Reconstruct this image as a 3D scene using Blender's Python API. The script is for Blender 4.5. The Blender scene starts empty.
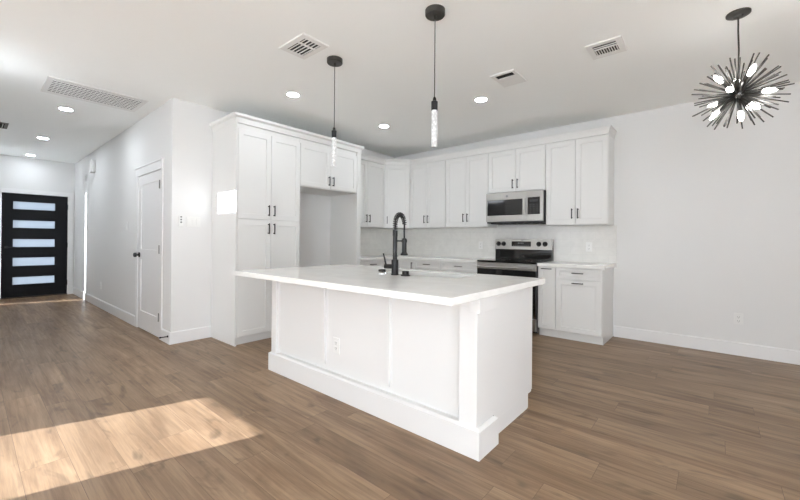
import bpy, bmesh, math, random
from mathutils import Vector, Matrix
SC = bpy.context.scene
COL = SC.collection
PI = math.pi
random.seed(7)

# ------------------------------------------------------------------ camera
F, CX, CY = 370.0, 398.96, 239.5
YAW, PITCH, ROLL = math.radians(40.528), math.radians(.135), math.radians(.431)
CAM_H = 1.167
fw = Vector((-math.sin(YAW)*math.cos(PITCH), math.cos(YAW)*math.cos(PITCH), math.sin(PITCH)))
rt = Vector((math.cos(YAW), math.sin(YAW), 0))
up = rt.cross(fw)
r2 = rt*math.cos(ROLL) + up*math.sin(ROLL)
u2 = up*math.cos(ROLL) - rt*math.sin(ROLL)
cd = bpy.data.cameras.new('camera')
cam = bpy.data.objects.new('camera', cd); COL.objects.link(cam)
M = Matrix((r2, u2, -fw)).transposed().to_4x4()
M.translation = Vector((0, 0, CAM_H))
cam.matrix_world = M
cd.sensor_fit = 'HORIZONTAL'; cd.sensor_width = 36.0
cd.lens = F/800*36.0
cd.shift_x = (400-CX)/800; cd.shift_y = (CY-250)/800
cd.clip_start = .02
SC.camera = cam

# ------------------------------------------------------------------ world, sun, exposure
SKY = 4.6
SUN = 13.0
EXPOSURE = .96
LAMP = 55.0            # recessed kitchen lights and the fill lights added over the living area
HALL_LAMP = 125.0      # recessed lights, hall
w = bpy.data.worlds.new('daylight'); SC.world = w; w.use_nodes = True
bg = w.node_tree.nodes['Background']
bg.inputs[0].default_value = (.90, .955, 1.025, 1); bg.inputs[1].default_value = SKY
sd = bpy.data.lights.new('sun', 'SUN'); sd.energy = SUN; sd.angle = math.radians(.25); sd.color = (.95, 1, 1.08)
so = bpy.data.objects.new('sun', sd); COL.objects.link(so)
so.rotation_euler = Vector((.322, 1, -.40)).to_track_quat('-Z', 'Y').to_euler()
so.location = (-6, -12, 6)
vs = SC.view_settings
vs.view_transform = 'Standard'; vs.look = 'None'; vs.gamma = 1; vs.use_curve_mapping = False
vs.exposure = EXPOSURE
SC.cycles.max_bounces = 14; SC.cycles.diffuse_bounces = 8; SC.cycles.glossy_bounces = 5
SC.cycles.transparent_max_bounces = 8; SC.cycles.sample_clamp_indirect = 6
SC.cycles.caustics_reflective = False; SC.cycles.caustics_refractive = False

# ------------------------------------------------------------------ measures (metres)
XF, YR, YH, XD, C = -4.567, 5.219, 1.474, -10.206, 2.724
YL, YB, XE, XW = -.05, -3.4, 2.4, -4.42      # entry side wall, front wall, side wall, stub wall
TH = .12

def portal(loc, rot, sx, sy):
    l = bpy.data.lights.new('window_daylight', 'AREA'); l.shape = 'RECTANGLE'; l.size = sx; l.size_y = sy
    l.cycles.is_portal = True
    o = bpy.data.objects.new('window_daylight', l); COL.objects.link(o); o.location = loc; o.rotation_euler = rot
ADD_BIGW = (-.35, 2.3, .04, 2.55)      # x0 x1 z0 z1 big unseen window, added behind to light the room
GLD = (-4.39, -3.49, 0, 1.905)      # glazed door
ADD_EASTW = (-3.2, -1.0, .3, 2.1)  # unseen side window, added to lighten the island end
ADD_SIDED = (-.2, 1.1, .03, 2.1)       # y0 y1 z0 z1 unseen glazed door, added to brighten the ceiling
portal(((ADD_BIGW[0]+ADD_BIGW[1])/2, YB-.10, (ADD_BIGW[2]+ADD_BIGW[3])/2), (PI/2, 0, 0), ADD_BIGW[1]-ADD_BIGW[0], ADD_BIGW[3]-ADD_BIGW[2])
portal(((GLD[0]+GLD[1])/2, YB-.10, 1.015), (PI/2, 0, 0), .9, 1.92)
portal((XE+.10, (ADD_SIDED[0]+ADD_SIDED[1])/2, (ADD_SIDED[2]+ADD_SIDED[3])/2), (PI/2, 0, PI/2), ADD_SIDED[1]-ADD_SIDED[0], ADD_SIDED[3]-ADD_SIDED[2])
portal((XE+.10, (ADD_EASTW[0]+ADD_EASTW[1])/2, (ADD_EASTW[2]+ADD_EASTW[3])/2), (PI/2, 0, PI/2), ADD_EASTW[1]-ADD_EASTW[0], ADD_EASTW[3]-ADD_EASTW[2])

# ------------------------------------------------------------------ materials
def s2l(c):
    return tuple(((x/255)/12.92 if x/255 <= .04045 else ((x/255+.055)/1.055)**2.4) for x in c)+(1,)
def mat(name, rgb, rough=.5, metal=0, spec=.5, coat=0):
    m = bpy.data.materials.new(name); m.use_nodes = True
    b = m.node_tree.nodes['Principled BSDF']
    b.inputs['Base Color'].default_value = s2l(rgb)
    b.inputs['Roughness'].default_value = rough
    b.inputs['Metallic'].default_value = metal
    b.inputs['Specular IOR Level'].default_value = spec
    b.inputs['Coat Weight'].default_value = coat
    return m
def nd(m, t, **kw):
    n = m.node_tree.nodes.new(t)
    for k, v in kw.items(): setattr(n, k, v)
    return n
def lk(m, a, b): m.node_tree.links.new(a, b)
def bump_noise(m, scale, strength, dist=.002, detail=3):
    tc = nd(m, 'ShaderNodeTexCoord'); n = nd(m, 'ShaderNodeTexNoise'); bp = nd(m, 'ShaderNodeBump')
    n.inputs['Scale'].default_value = scale; n.inputs['Detail'].default_value = detail
    bp.inputs['Strength'].default_value = strength; bp.inputs['Distance'].default_value = dist
    lk(m, tc.outputs['Object'], n.inputs['Vector']); lk(m, n.outputs['Fac'], bp.inputs['Height'])
    lk(m, bp.outputs['Normal'], m.node_tree.nodes['Principled BSDF'].inputs['Normal'])
    return m
def emit(name, rgb, strength):
    m = bpy.data.materials.new(name); m.use_nodes = True
    b = m.node_tree.nodes['Principled BSDF']
    b.inputs['Base Color'].default_value = s2l(rgb)
    b.inputs['Emission Color'].default_value = s2l(rgb); b.inputs['Emission Strength'].default_value = strength
    return m

WALL = bump_noise(mat('wall_paint', (224, 224, 223), .75, spec=.3), 90, .08)
CEIL = bump_noise(mat('ceiling_paint', (249, 251, 250), .85, spec=.2), 70, .12)
TRIM = mat('trim_paint', (230, 230, 230), .35)
CAB = mat('cabinet_lacquer', (222, 222, 220), .38)
ISL = mat('island_lacquer', (224, 224, 223), .36)
BLACK = mat('matte_black_metal', (26, 26, 28), .42, .3)
BLKDOOR = mat('black_door_paint', (8, 10, 15), .55, spec=.25)
BRONZE = mat('dark_nickel_metal', (84, 83, 81), .38, .85)
STEEL = mat('brushed_steel', (168, 166, 162), .3, 1)
DSTEEL = mat('sink_steel', (112, 112, 111), .34, 1)
CHROME = mat('chrome', (215, 215, 215), .1, 1)
GLASSBLK = mat('black_glass', (4, 4, 5), .06, spec=.5)
DGREY = mat('dark_grey_plastic', (44, 44, 46), .4)
WPLAS = mat('white_plastic', (228, 228, 226), .4)
SLOT = mat('socket_slot', (120, 120, 118), .6)
VENTDARK = mat('vent_shadow', (38, 38, 37), .8)  # near-black painted in for the shade inside vents and behind the hall door
VENTW = mat('vent_white_metal', (232, 232, 230), .45)
MARK = mat('grey_print', (110, 112, 114), .5)
LAMPM = emit('recessed_lamp_glow', (240, 247, 255), LAMP)
LAMPH = emit('hall_lamp_glow', (240, 247, 255), HALL_LAMP)
BULBM = emit('bulb_glow', (255, 252, 247), 14)
BOUNCEM = mat('outside_ground', (240, 240, 239), .9)  # near white so the unseen ground bounces light up to the ceiling

def quartz():
    m = mat('white_quartz', (240, 240, 237), .16)
    tc = nd(m, 'ShaderNodeTexCoord'); n = nd(m, 'ShaderNodeTexNoise'); r = nd(m, 'ShaderNodeValToRGB')
    n.inputs['Scale'].default_value = 3.5; n.inputs['Detail'].default_value = 6; n.inputs['Distortion'].default_value = 1.2
    r.color_ramp.elements[0].position = .35; r.color_ramp.elements[0].color = s2l((232, 232, 229))
    r.color_ramp.elements[1].position = .65; r.color_ramp.elements[1].color = s2l((240, 240, 237))
    lk(m, tc.outputs['Object'], n.inputs['Vector']); lk(m, n.outputs['Fac'], r.inputs['Fac'])
    lk(m, r.outputs['Color'], m.node_tree.nodes['Principled BSDF'].inputs['Base Color'])
    return m
QUARTZ = quartz()

def tile():
    m = mat('pale_marble_tile', (225, 225, 222), .22)
    tc = nd(m, 'ShaderNodeTexCoord'); sp = nd(m, 'ShaderNodeSeparateXYZ'); ad = nd(m, 'ShaderNodeMath', operation='ADD')
    cb = nd(m, 'ShaderNodeCombineXYZ'); br = nd(m, 'ShaderNodeTexBrick')
    lk(m, tc.outputs['Object'], sp.inputs[0]); lk(m, sp.outputs[0], ad.inputs[0]); lk(m, sp.outputs[1], ad.inputs[1])
    lk(m, ad.outputs[0], cb.inputs[0]); lk(m, sp.outputs[2], cb.inputs[1]); lk(m, cb.outputs[0], br.inputs['Vector'])
    br.inputs['Scale'].default_value = 1; br.inputs['Brick Width'].default_value = .30; br.inputs['Row Height'].default_value = .10
    br.inputs['Mortar Size'].default_value = .0015
    br.inputs['Color1'].default_value = s2l((227, 226, 222)); br.inputs['Color2'].default_value = s2l((223, 222, 218))
    br.inputs['Mortar'].default_value = s2l((217, 216, 212))
    n = nd(m, 'ShaderNodeTexNoise'); n.inputs['Scale'].default_value = 7; n.inputs['Detail'].default_value = 5; n.inputs['Distortion'].default_value = 1.5
    lk(m, tc.outputs['Object'], n.inputs['Vector'])
    r = nd(m, 'ShaderNodeValToRGB'); r.color_ramp.elements[0].position = .38; r.color_ramp.elements[0].color = (.95, .95, .95, 1)
    r.color_ramp.elements[1].position = .6; r.color_ramp.elements[1].color = (1, 1, 1, 1)
    mx = nd(m, 'ShaderNodeMix', data_type='RGBA', blend_type='MULTIPLY'); mx.inputs[0].default_value = 1
    lk(m, n.outputs['Fac'], r.inputs['Fac']); lk(m, br.outputs['Color'], mx.inputs[6]); lk(m, r.outputs['Color'], mx.inputs[7])
    lk(m, mx.outputs[2], m.node_tree.nodes['Principled BSDF'].inputs['Base Color'])
    return m
TILE = tile()

def planks():
    m = mat('oak_plank_floor', (150, 122, 100), .36, spec=.42)
    B = m.node_tree.nodes['Principled BSDF']
    tc = nd(m, 'ShaderNodeTexCoord')
    br = nd(m, 'ShaderNodeTexBrick'); br.offset = 0
    br.inputs['Scale'].default_value = 1; br.inputs['Brick Width'].default_value = 1.22; br.inputs['Row Height'].default_value = .182
    br.inputs['Mortar Size'].default_value = .0011; br.inputs['Mortar Smooth'].default_value = .3; br.inputs['Bias'].default_value = 0
    br.inputs['Color1'].default_value = (0, 0, 0, 1); br.inputs['Color2'].default_value = (1, 1, 1, 1); br.inputs['Mortar'].default_value = (.5, .5, .5, 1)
    sp = nd(m, 'ShaderNodeSeparateXYZ'); lk(m, tc.outputs['Object'], sp.inputs[0])
    dv = nd(m, 'ShaderNodeMath', operation='DIVIDE'); dv.inputs[1].default_value = .182; lk(m, sp.outputs[1], dv.inputs[0])
    fl = nd(m, 'ShaderNodeMath', operation='FLOOR'); lk(m, dv.outputs[0], fl.inputs[0])
    wn = nd(m, 'ShaderNodeTexWhiteNoise', noise_dimensions='1D'); lk(m, fl.outputs[0], wn.inputs['W'])
    ma = nd(m, 'ShaderNodeMath', operation='MULTIPLY_ADD'); ma.inputs[1].default_value = 1.22
    lk(m, wn.outputs['Value'], ma.inputs[0]); lk(m, sp.outputs[0], ma.inputs[2])
    cb = nd(m, 'ShaderNodeCombineXYZ'); lk(m, ma.outputs[0], cb.inputs[0]); lk(m, sp.outputs[1], cb.inputs[1])
    lk(m, cb.outputs[0], br.inputs['Vector'])
    rnd = nd(m, 'ShaderNodeMath', operation='MULTIPLY'); rnd.inputs[1].default_value = 37.0
    lk(m, br.outputs['Color'], rnd.inputs[0])
    def noise(sx, sy, scale, detail, dist, rough=.55):
        mp = nd(m, 'ShaderNodeMapping'); mp.inputs['Scale'].default_value = (sx, sy, 1)
        n = nd(m, 'ShaderNodeTexNoise', noise_dimensions='4D')
        n.inputs['Scale'].default_value = scale; n.inputs['Detail'].default_value = detail; n.inputs['Distortion'].default_value = dist
        n.inputs['Roughness'].default_value = rough
        lk(m, tc.outputs['Object'], mp.inputs[0]); lk(m, mp.outputs[0], n.inputs['Vector']); lk(m, rnd.outputs[0], n.inputs['W'])
        return n
    broad = noise(.9, 5.5, 1.0, 4, .9)
    grain = noise(1.6, 42, 1.0, 6, .6, .65)
    fine = noise(5, 160, 1.0, 3, 0)
    knots = noise(2.6, 7.5, 1.0, 2, 1.6)
    def ramp(src, p0, c0, p1, c1):
        r = nd(m, 'ShaderNodeValToRGB'); r.color_ramp.elements[0].position = p0; r.color_ramp.elements[0].color = c0
        r.color_ramp.elements[1].position = p1; r.color_ramp.elements[1].color = c1
        lk(m, src, r.inputs['Fac']); return r
    def mix(mode, fac, a, b):
        x = nd(m, 'ShaderNodeMix', data_type='RGBA', blend_type=mode)
        if isinstance(fac, (int, float)): x.inputs[0].default_value = fac
        else: lk(m, fac, x.inputs[0])
        lk(m, a, x.inputs[6])
        if isinstance(b, tuple): x.inputs[7].default_value = b
        else: lk(m, b, x.inputs[7])
        return x.outputs[2]
    base = ramp(broad.outputs['Fac'], .3, s2l((121, 95, 71)), .72, s2l((172, 144, 114)))
    g = lambda v: (v, v, v, 1)
    c = mix('MULTIPLY', .8, base.outputs['Color'], ramp(grain.outputs['Fac'], .32, g(.62), .62, g(1.06)).outputs['Color'])
    c = mix('MULTIPLY', .5, c, ramp(fine.outputs['Fac'], .3, g(.72), .7, g(1.08)).outputs['Color'])
    c = mix('MULTIPLY', .75, c, ramp(knots.outputs['Fac'], .27, g(.42), .42, g(1)).outputs['Color'])
    c = mix('MULTIPLY', .8, c, ramp(br.outputs['Color'], 0, g(.84), 1, g(1.08)).outputs['Color'])
    c = mix('MIX', br.outputs['Fac'], c, s2l((96, 76, 60)))
    lk(m, c, B.inputs['Base Color'])
    rr = ramp(grain.outputs['Fac'], .3, g(.46), .7, g(.34)); lk(m, rr.outputs['Color'], B.inputs['Roughness'])
    bp = nd(m, 'ShaderNodeBump'); bp.inputs['Strength'].default_value = .12; bp.inputs['Distance'].default_value = .002
    lk(m, grain.outputs['Fac'], bp.inputs['Height']); lk(m, bp.outputs['Normal'], B.inputs['Normal'])
    return m
FLOORM = planks()

def pane(name, tint=(1, 1, 1, 1)):
    m = bpy.data.materials.new(name); m.use_nodes = True; nt = m.node_tree; nt.nodes.clear()
    o = nt.nodes.new('ShaderNodeOutputMaterial'); t = nt.nodes.new('ShaderNodeBsdfTransparent'); g = nt.nodes.new('ShaderNodeBsdfGlossy')
    x = nt.nodes.new('ShaderNodeMixShader'); x.inputs[0].default_value = .06; g.inputs['Roughness'].default_value = .02
    t.inputs[0].default_value = tint
    nt.links.new(t.outputs[0], x.inputs[1]); nt.links.new(g.outputs[0], x.inputs[2]); nt.links.new(x.outputs[0], o.inputs[0])
    return m
PANE = pane('clear_window_glass')
def frosted():
    m = bpy.data.materials.new('frosted_door_glass'); m.use_nodes = True; nt = m.node_tree; nt.nodes.clear()
    o = nt.nodes.new('ShaderNodeOutputMaterial'); t = nt.nodes.new('ShaderNodeBsdfTranslucent'); g = nt.nodes.new('ShaderNodeBsdfGlossy')
    x = nt.nodes.new('ShaderNodeMixShader'); x.inputs[0].default_value = .08; g.inputs['Roughness'].default_value = .3
    t.inputs[0].default_value = (.24, .26, .28, 1)
    nt.links.new(t.outputs[0], x.inputs[1]); nt.links.new(g.outputs[0], x.inputs[2]); nt.links.new(x.outputs[0], o.inputs[0])
    return m
FROST = frosted()
def crystal():
    m = bpy.data.materials.new('bubble_crystal_rod'); m.use_nodes = True
    b = m.node_tree.nodes['Principled BSDF']; b.inputs['Base Color'].default_value = (.25, .25, .25, 1); b.inputs['Roughness'].default_value = .1
    tc = nd(m, 'ShaderNodeTexCoord'); v = nd(m, 'ShaderNodeTexVoronoi'); v.inputs['Scale'].default_value = 62
    r = nd(m, 'ShaderNodeValToRGB'); r.color_ramp.elements[0].position = .15; r.color_ramp.elements[0].color = (1, 1, .99, 1)
    r.color_ramp.elements[1].position = .6; r.color_ramp.elements[1].color = (.45, .45, .45, 1)
    lk(m, tc.outputs['Object'], v.inputs['Vector']); lk(m, v.outputs['Distance'], r.inputs['Fac'])
    lk(m, r.outputs['Color'], b.inputs['Emission Color']); b.inputs['Emission Strength'].default_value = .44
    return m
CRYSTAL = crystal()

# ------------------------------------------------------------------ mesh helpers
def box(bm, x0, x1, y0, y1, z0, z1, bev=0):
    r = bmesh.ops.create_cube(bm, size=1)
    vs_ = r['verts']
    for v in vs_:
        v.co = Vector((x0+(v.co.x+.5)*(x1-x0), y0+(v.co.y+.5)*(y1-y0), z0+(v.co.z+.5)*(z1-z0)))
    if bev:
        es = list({e for v in vs_ for e in v.link_edges})
        bmesh.ops.bevel(bm, geom=es, offset=bev, segments=2, profile=.5, affect='EDGES')
def ring(bm, loops, close_first=True, close_last=True):
    """loops: lists of equal length; bridged in order"""
    L = [[bm.verts.new(p) for p in lp] for lp in loops]
    n = len(L[0])
    for a, b in zip(L, L[1:]):
        for i in range(n):
            bm.faces.new((a[i], a[(i+1) % n], b[(i+1) % n], b[i]))
    if close_first: bm.faces.new(L[0][::-1])
    if close_last: bm.faces.new(L[-1])
def lathe(bm, prof, seg=24, o=(0, 0, 0), axis='z'):
    def P(r, z, a):
        x, y = r*math.cos(a), r*math.sin(a)
        v = {'z': (x, y, z), 'y': (x, -z, y), 'x': (z, x, y)}[axis]
        return Vector(v)+Vector(o)
    ring(bm, [[P(max(r, 1e-5), z, 2*PI*i/seg) for i in range(seg)] for r, z in prof])
def tube(bm, pts, r, n=10, cap=True):
    pts = [Vector(p) for p in pts]
    loops = []; prev = None
    for i, p in enumerate(pts):
        t = (pts[min(i+1, len(pts)-1)]-pts[max(i-1, 0)]).normalized()
        if prev is None:
            a = Vector((0, 0, 1)) if abs(t.z) < .9 else Vector((1, 0, 0))
            u = t.cross(a).normalized()
        else:
            u = (prev-t*prev.dot(t)).normalized()
        prev = u; v = t.cross(u)
        rr = r[i] if isinstance(r, (list, tuple)) else r
        loops.append([p+(u*math.cos(2*PI*k/n)+v*math.sin(2*PI*k/n))*rr for k in range(n)])
    ring(bm, loops, cap, cap)
def finish(name, bm, m, parent=None, loc=None, rotz=None, smooth=None):
    bmesh.ops.recalc_face_normals(bm, faces=bm.faces)
    me = bpy.data.meshes.new(name); bm.to_mesh(me); bm.free()
    me.materials.append(m)
    if smooth:
        for p in me.polygons: p.use_smooth = True
        me.set_sharp_from_angle(angle=math.radians(smooth))
    o = bpy.data.objects.new(name, me); COL.objects.link(o)
    if parent: o.parent = parent
    if loc: o.location = loc
    if rotz: o.rotation_euler = (0, 0, rotz)
    return o
def tag(o, label, cat, group=None, kind=None):
    o['label'] = label; o['category'] = cat
    if group: o['group'] = group
    if kind: o['kind'] = kind
    return o
def thing(name, label, cat, loc=(0, 0, 0), rotz=0, group=None):
    o = bpy.data.objects.new(name, None); COL.objects.link(o)
    o.empty_display_size = .1
    o.location = loc; o.rotation_euler = (0, 0, rotz)
    return tag(o, label, cat, group)
def struct(name, bm, m, label, cat, parent=None):
    o = finish(name, bm, m, parent)
    if parent is None: tag(o, label, cat, kind='structure')
    return o
def boxes(*bs, bev=0):
    bm = bmesh.new()
    for b in bs: box(bm, *b, bev=bev)
    return bm
def dup(root, loc, label, rotz=None):
    r = root.copy(); COL.objects.link(r); r.location = loc; r['label'] = label
    if rotz is not None: r.rotation_euler = (0, 0, rotz)
    for ch in list(root.children):
        c_ = ch.copy(); COL.objects.link(c_); c_.parent = r
        for g in ch.children:
            d = g.copy(); COL.objects.link(d); d.parent = c_
    return r

# ------------------------------------------------------------------ room shell
struct('floor', boxes((XD-TH, XW-TH, YL-TH, YR+TH, -.1, 0), (XW-TH, XE+TH, YB-TH, YR+TH, -.1, 0)), FLOORM, 'brown oak plank floor running through kitchen and hall', 'floor')
struct('ceiling', boxes((XD-TH, XW-TH, YL-TH, YR+TH, C, C+.12), (XW-TH, XE+TH, YB-TH, YR+TH, C, C+.12)), CEIL, 'flat white painted ceiling', 'ceiling')
struct('wall_back', boxes((XF-TH, XE, YR, YR+TH, 0, C)), WALL, 'white wall behind the range and to its right', 'wall')
struct('wall_left', boxes((XF-TH, XF, YH, YR, 0, C)), WALL, 'white wall beside the tall pantry, carrying the switches', 'wall')
HD = (-5.765, -4.905, 1.975)   # hall door opening
struct('wall_hall', boxes((XD, HD[0], YH, YH+TH, 0, C), (HD[1], XF-TH, YH, YH+TH, 0, C), (HD[0], HD[1], YH, YH+TH, HD[2], C)), WALL, 'white hall wall with the panelled door', 'wall')
ED = (.424, 1.369, 2.022)      # front door opening y0 y1 z
struct('wall_entry', boxes((XD-TH, XD, YL-TH, ED[0], 0, C), (XD-TH, XD, ED[1], YH+TH, 0, C), (XD-TH, XD, ED[0], ED[1], ED[2], C)), WALL, 'white end wall around the black front door', 'wall')
SUN_SLIT = (-9.68, -9.53, .03, 2.68)       # unseen slit shaped to cast the hall sun streak
SUN_SLOT = (-5.11, -4.46, 2.21, 2.56)   # unseen high opening, added to cast the pantry sun patch
struct('wall_entry_side', boxes((XD, SUN_SLIT[0], YL-TH, YL, 0, C), (SUN_SLIT[1], SUN_SLOT[0], YL-TH, YL, 0, C), (SUN_SLOT[1], XW, YL-TH, YL, 0, C),
       (SUN_SLIT[0], SUN_SLIT[1], YL-TH, YL, SUN_SLIT[3], C), (SUN_SLIT[0], SUN_SLIT[1], YL-TH, YL, 0, SUN_SLIT[2]),
       (SUN_SLOT[0], SUN_SLOT[1], YL-TH, YL, 0, SUN_SLOT[2]), (SUN_SLOT[0], SUN_SLOT[1], YL-TH, YL, SUN_SLOT[3], C)), WALL, 'white hall wall with narrow slit and high opening added to let sun in', 'wall')
struct('wall_stub', boxes((XW-TH, XW, YB, YL-TH, 0, C)), WALL, 'white wall at the turn from living room to hall', 'wall')
struct('wall_front', boxes((XW-TH, GLD[0], YB-TH, YB, 0, C), (GLD[1], ADD_BIGW[0], YB-TH, YB, 0, C), (ADD_BIGW[1], XE, YB-TH, YB, 0, C),
       (GLD[0], GLD[1], YB-TH, YB, GLD[3], C), (ADD_BIGW[0], ADD_BIGW[1], YB-TH, YB, 0, ADD_BIGW[2]), (ADD_BIGW[0], ADD_BIGW[1], YB-TH, YB, ADD_BIGW[3], C)), WALL, 'white wall with glazed door and added wide window', 'wall')
struct('wall_right', boxes((XE, XE+TH, YB-TH, ADD_EASTW[0], 0, C), (XE, XE+TH, ADD_EASTW[1], ADD_SIDED[0], 0, C), (XE, XE+TH, ADD_SIDED[1], YR+TH, 0, C), (XE, XE+TH, ADD_SIDED[0], ADD_SIDED[1], 0, ADD_SIDED[2]), (XE, XE+TH, ADD_SIDED[0], ADD_SIDED[1], ADD_SIDED[3], C),
       (XE, XE+TH, ADD_EASTW[0], ADD_EASTW[1], 0, ADD_EASTW[2]), (XE, XE+TH, ADD_EASTW[0], ADD_EASTW[1], ADD_EASTW[3], C)), WALL, 'white side wall with window and glazed door added for light', 'wall')
struct('ground_outside', boxes((-30, 20, -30, 25, -.35, -.12)), BOUNCEM, 'ground outside the house, whitened to bounce light indoors', 'ground')

def window_x(n, x0, x1, z0, z1, y, label, mull=()):
    f = .045
    bm = boxes((x0, x0+f, y-.09, y-.03, z0, z1), (x1-f, x1, y-.09, y-.03, z0, z1), (x0+f, x1-f, y-.09, y-.03, z0, z0+f), (x0+f, x1-f, y-.09, y-.03, z1-f, z1),
               *[(mx-.02, mx+.02, y-.09, y-.03, z0+f, z1-f) for mx in mull])
    o = struct(n, bm, TRIM, label, 'window')
    finish('pane', boxes((x0+f, x1-f, y-.062, y-.058, z0+f, z1-f)), PANE, o)
window_x('added_window_1', *ADD_BIGW, YB, 'wide white framed window added in the front wall to light the room', (.5, 1.35))
window_x('door_3', *GLD, YB, 'white framed glazed patio door')
window_x('sun_window_3', *SUN_SLOT[:2], SUN_SLOT[2], SUN_SLOT[3], YL, 'small high hall window added to cast the pantry sun patch')
def window_y(n, y0, y1, z0, z1, label):
    f = .05; a, b = XE+.03, XE+.09; m_ = (y0+y1)/2
    o = struct(n, boxes((a, b, y0, y0+f, z0, z1), (a, b, y1-f, y1, z0, z1), (a, b, m_-.025, m_+.025, z0+f, z1-f),
        (a, b, y0+f, y1-f, z0, z0+f), (a, b, y0+f, y1-f, z1-f, z1)), TRIM, label, 'window')
    finish('pane', boxes((XE+.058, XE+.062, y0+f, y1-f, z0+f, z1-f)), PANE, o)
window_y('added_window_2', *ADD_EASTW, 'wide white framed window added in the living side wall for light')
window_y('added_door_5', *ADD_SIDED, 'white framed glazed door added in the side wall for light')
o = struct('sun_slit_4', boxes((SUN_SLIT[0], SUN_SLIT[0]+.012, YL-.09, YL-.03, SUN_SLIT[2], SUN_SLIT[3]), (SUN_SLIT[1]-.012, SUN_SLIT[1], YL-.09, YL-.03, SUN_SLIT[2], SUN_SLIT[3]),
    (SUN_SLIT[0]+.012, SUN_SLIT[1]-.012, YL-.09, YL-.03, SUN_SLIT[2], SUN_SLIT[2]+.012), (SUN_SLIT[0]+.012, SUN_SLIT[1]-.012, YL-.09, YL-.03, SUN_SLIT[3]-.012, SUN_SLIT[3])), TRIM, 'narrow floor to ceiling slit added to cast the hall sun streak', 'window')
finish('pane', boxes((SUN_SLIT[0]+.012, SUN_SLIT[1]-.012, YL-.062, YL-.058, SUN_SLIT[2]+.012, SUN_SLIT[3]-.012)), PANE, o)

BH, BT = .135, .015
def base_x(n, x0, x1, y, face, label):   # along X, face = direction of room (-1: room on -Y side)
    bm = bmesh.new(); y1 = y+face*BT
    prof = [(y, 0), (y1, 0), (y1, BH-.008), (y1-face*.008, BH), (y, BH)]
    ring(bm, [[(x, a, z) for a, z in prof] for x in (x0, x1)])
    struct(n, bm, TRIM, label, 'baseboard')
def base_y(n, y0, y1, x, face, label):
    bm = bmesh.new(); x1 = x+face*BT
    prof = [(x, 0), (x1, 0), (x1, BH-.008), (x1-face*.008, BH), (x, BH)]
    ring(bm, [[(a, y, z) for a, z in prof] for y in (y0, y1)])
    struct(n, bm, TRIM, label, 'baseboard')
base_x('baseboard_back', -.95, XE, YR, -1, 'white baseboard along the bare wall right of the cabinets')
base_x('baseboard_hall', XD+BT, -5.845, YH, -1, 'white baseboard in the hall beyond the panelled door')
base_x('baseboard_corner', -4.825, XF+BT, YH, -1, 'short white baseboard between panelled door and wall corner')
base_y('baseboard_left', YH, 1.90, XF, 1, 'short white baseboard between wall corner and pantry')
base_y('baseboard_entry', 1.445, YH, XD, 1, 'tiny white baseboard beside the front door')
base_y('baseboard_right', ADD_SIDED[1], YR-BT, XE, -1, 'white baseboard on the side wall')

# hall door, closed, with casing
def shaker(bm, x0, x1, z0, z1, rail=.06, yf=-.02, yb=0, rec=.009, rail_b=None, rail_t=None):
    rb = rail if rail_b is None else rail_b; rt_ = rail if rail_t is None else rail_t
    e = .0018
    def lp(l, r, b, t, y): return [(x0+l, y, z0+b), (x1-r, y, z0+b), (x1-r, y, z1-t), (x0+l, y, z1-t)]
    ring(bm, [lp(0, 0, 0, 0, yb), lp(0, 0, 0, 0, yf+e), lp(e, e, e, e, yf), lp(rail, rail, rb, rt_, yf), lp(rail+.003, rail+.003, rb+.003, rt_+.003, yf+rec)])
bm = bmesh.new()
dx0, dx1, dzt = HD[0]+.004, HD[1]-.004, HD[2]-.004
yf = YH-.006
# door leaf made from stiles, rails and recessed panels in one mesh
for b in ((dx0, dx0+.115, .012, dzt), (dx1-.115, dx1, .012, dzt)): box(bm, b[0], b[1], yf, yf+.035, b[2], b[3])
for z0, z1 in ((.012, .24), (.90, 1.03), (dzt-.12, dzt)): box(bm, dx0+.115, dx1-.115, yf, yf+.035, z0, z1)
for z0, z1 in ((.24, .90), (1.03, dzt-.12)): box(bm, dx0+.115, dx1-.115, yf+.010, yf+.03, z0, z1)
door1 = struct('door_1', bm, TRIM, 'white two panel hall door with black knob', 'door')
bm = bmesh.new(); lathe(bm, [(.033, 0), (.033, .008), (.013, .012), (.012, .03), (.026, .036), (.031, .05), (.026, .064), (.01, .07)], 20, (dx0+.065, yf, .955), 'y')
finish('door_knob', bm, BLACK, door1, smooth=40)
for z in (1.80, 1.04, .25):
    bm = bmesh.new(); tube(bm, [(dx1-.004, yf-.008, z-.05), (dx1-.004, yf-.008, z+.05)], .009, 8); box(bm, dx1-.02, dx1, yf-.002, yf, z-.05, z+.05)
    finish('hinge', bm, mat('satin_nickel', (95, 95, 93), .4, .8) if z == 1.80 else bpy.data.materials['satin_nickel'], door1)
bm = bmesh.new()
cw, ct = .070, .014
box(bm, HD[0]-cw, HD[0], YH-ct, YH, 0, HD[2], .002); box(bm, HD[1], HD[1]+cw, YH-ct, YH, 0, HD[2], .002)
box(bm, HD[0]-cw-.012, HD[1]+cw+.012, YH-ct-.006, YH, HD[2], HD[2]+.10, .002)
box(bm, HD[0]-cw-.024, HD[1]+cw+.024, YH-ct-.016, YH, HD[2]+.10, HD[2]+.118, .002)
struct('trim_1', bm, TRIM, 'white casing around the panelled hall door', 'door trim')
struct('closet_shade', boxes((HD[0], HD[1], YH+.09, YH+.11, .0, HD[2])), VENTDARK, 'dark sheet standing in for closet shade behind the hall door', 'door trim')  # dark sheet, its colour stands in for shade in the closet

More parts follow.
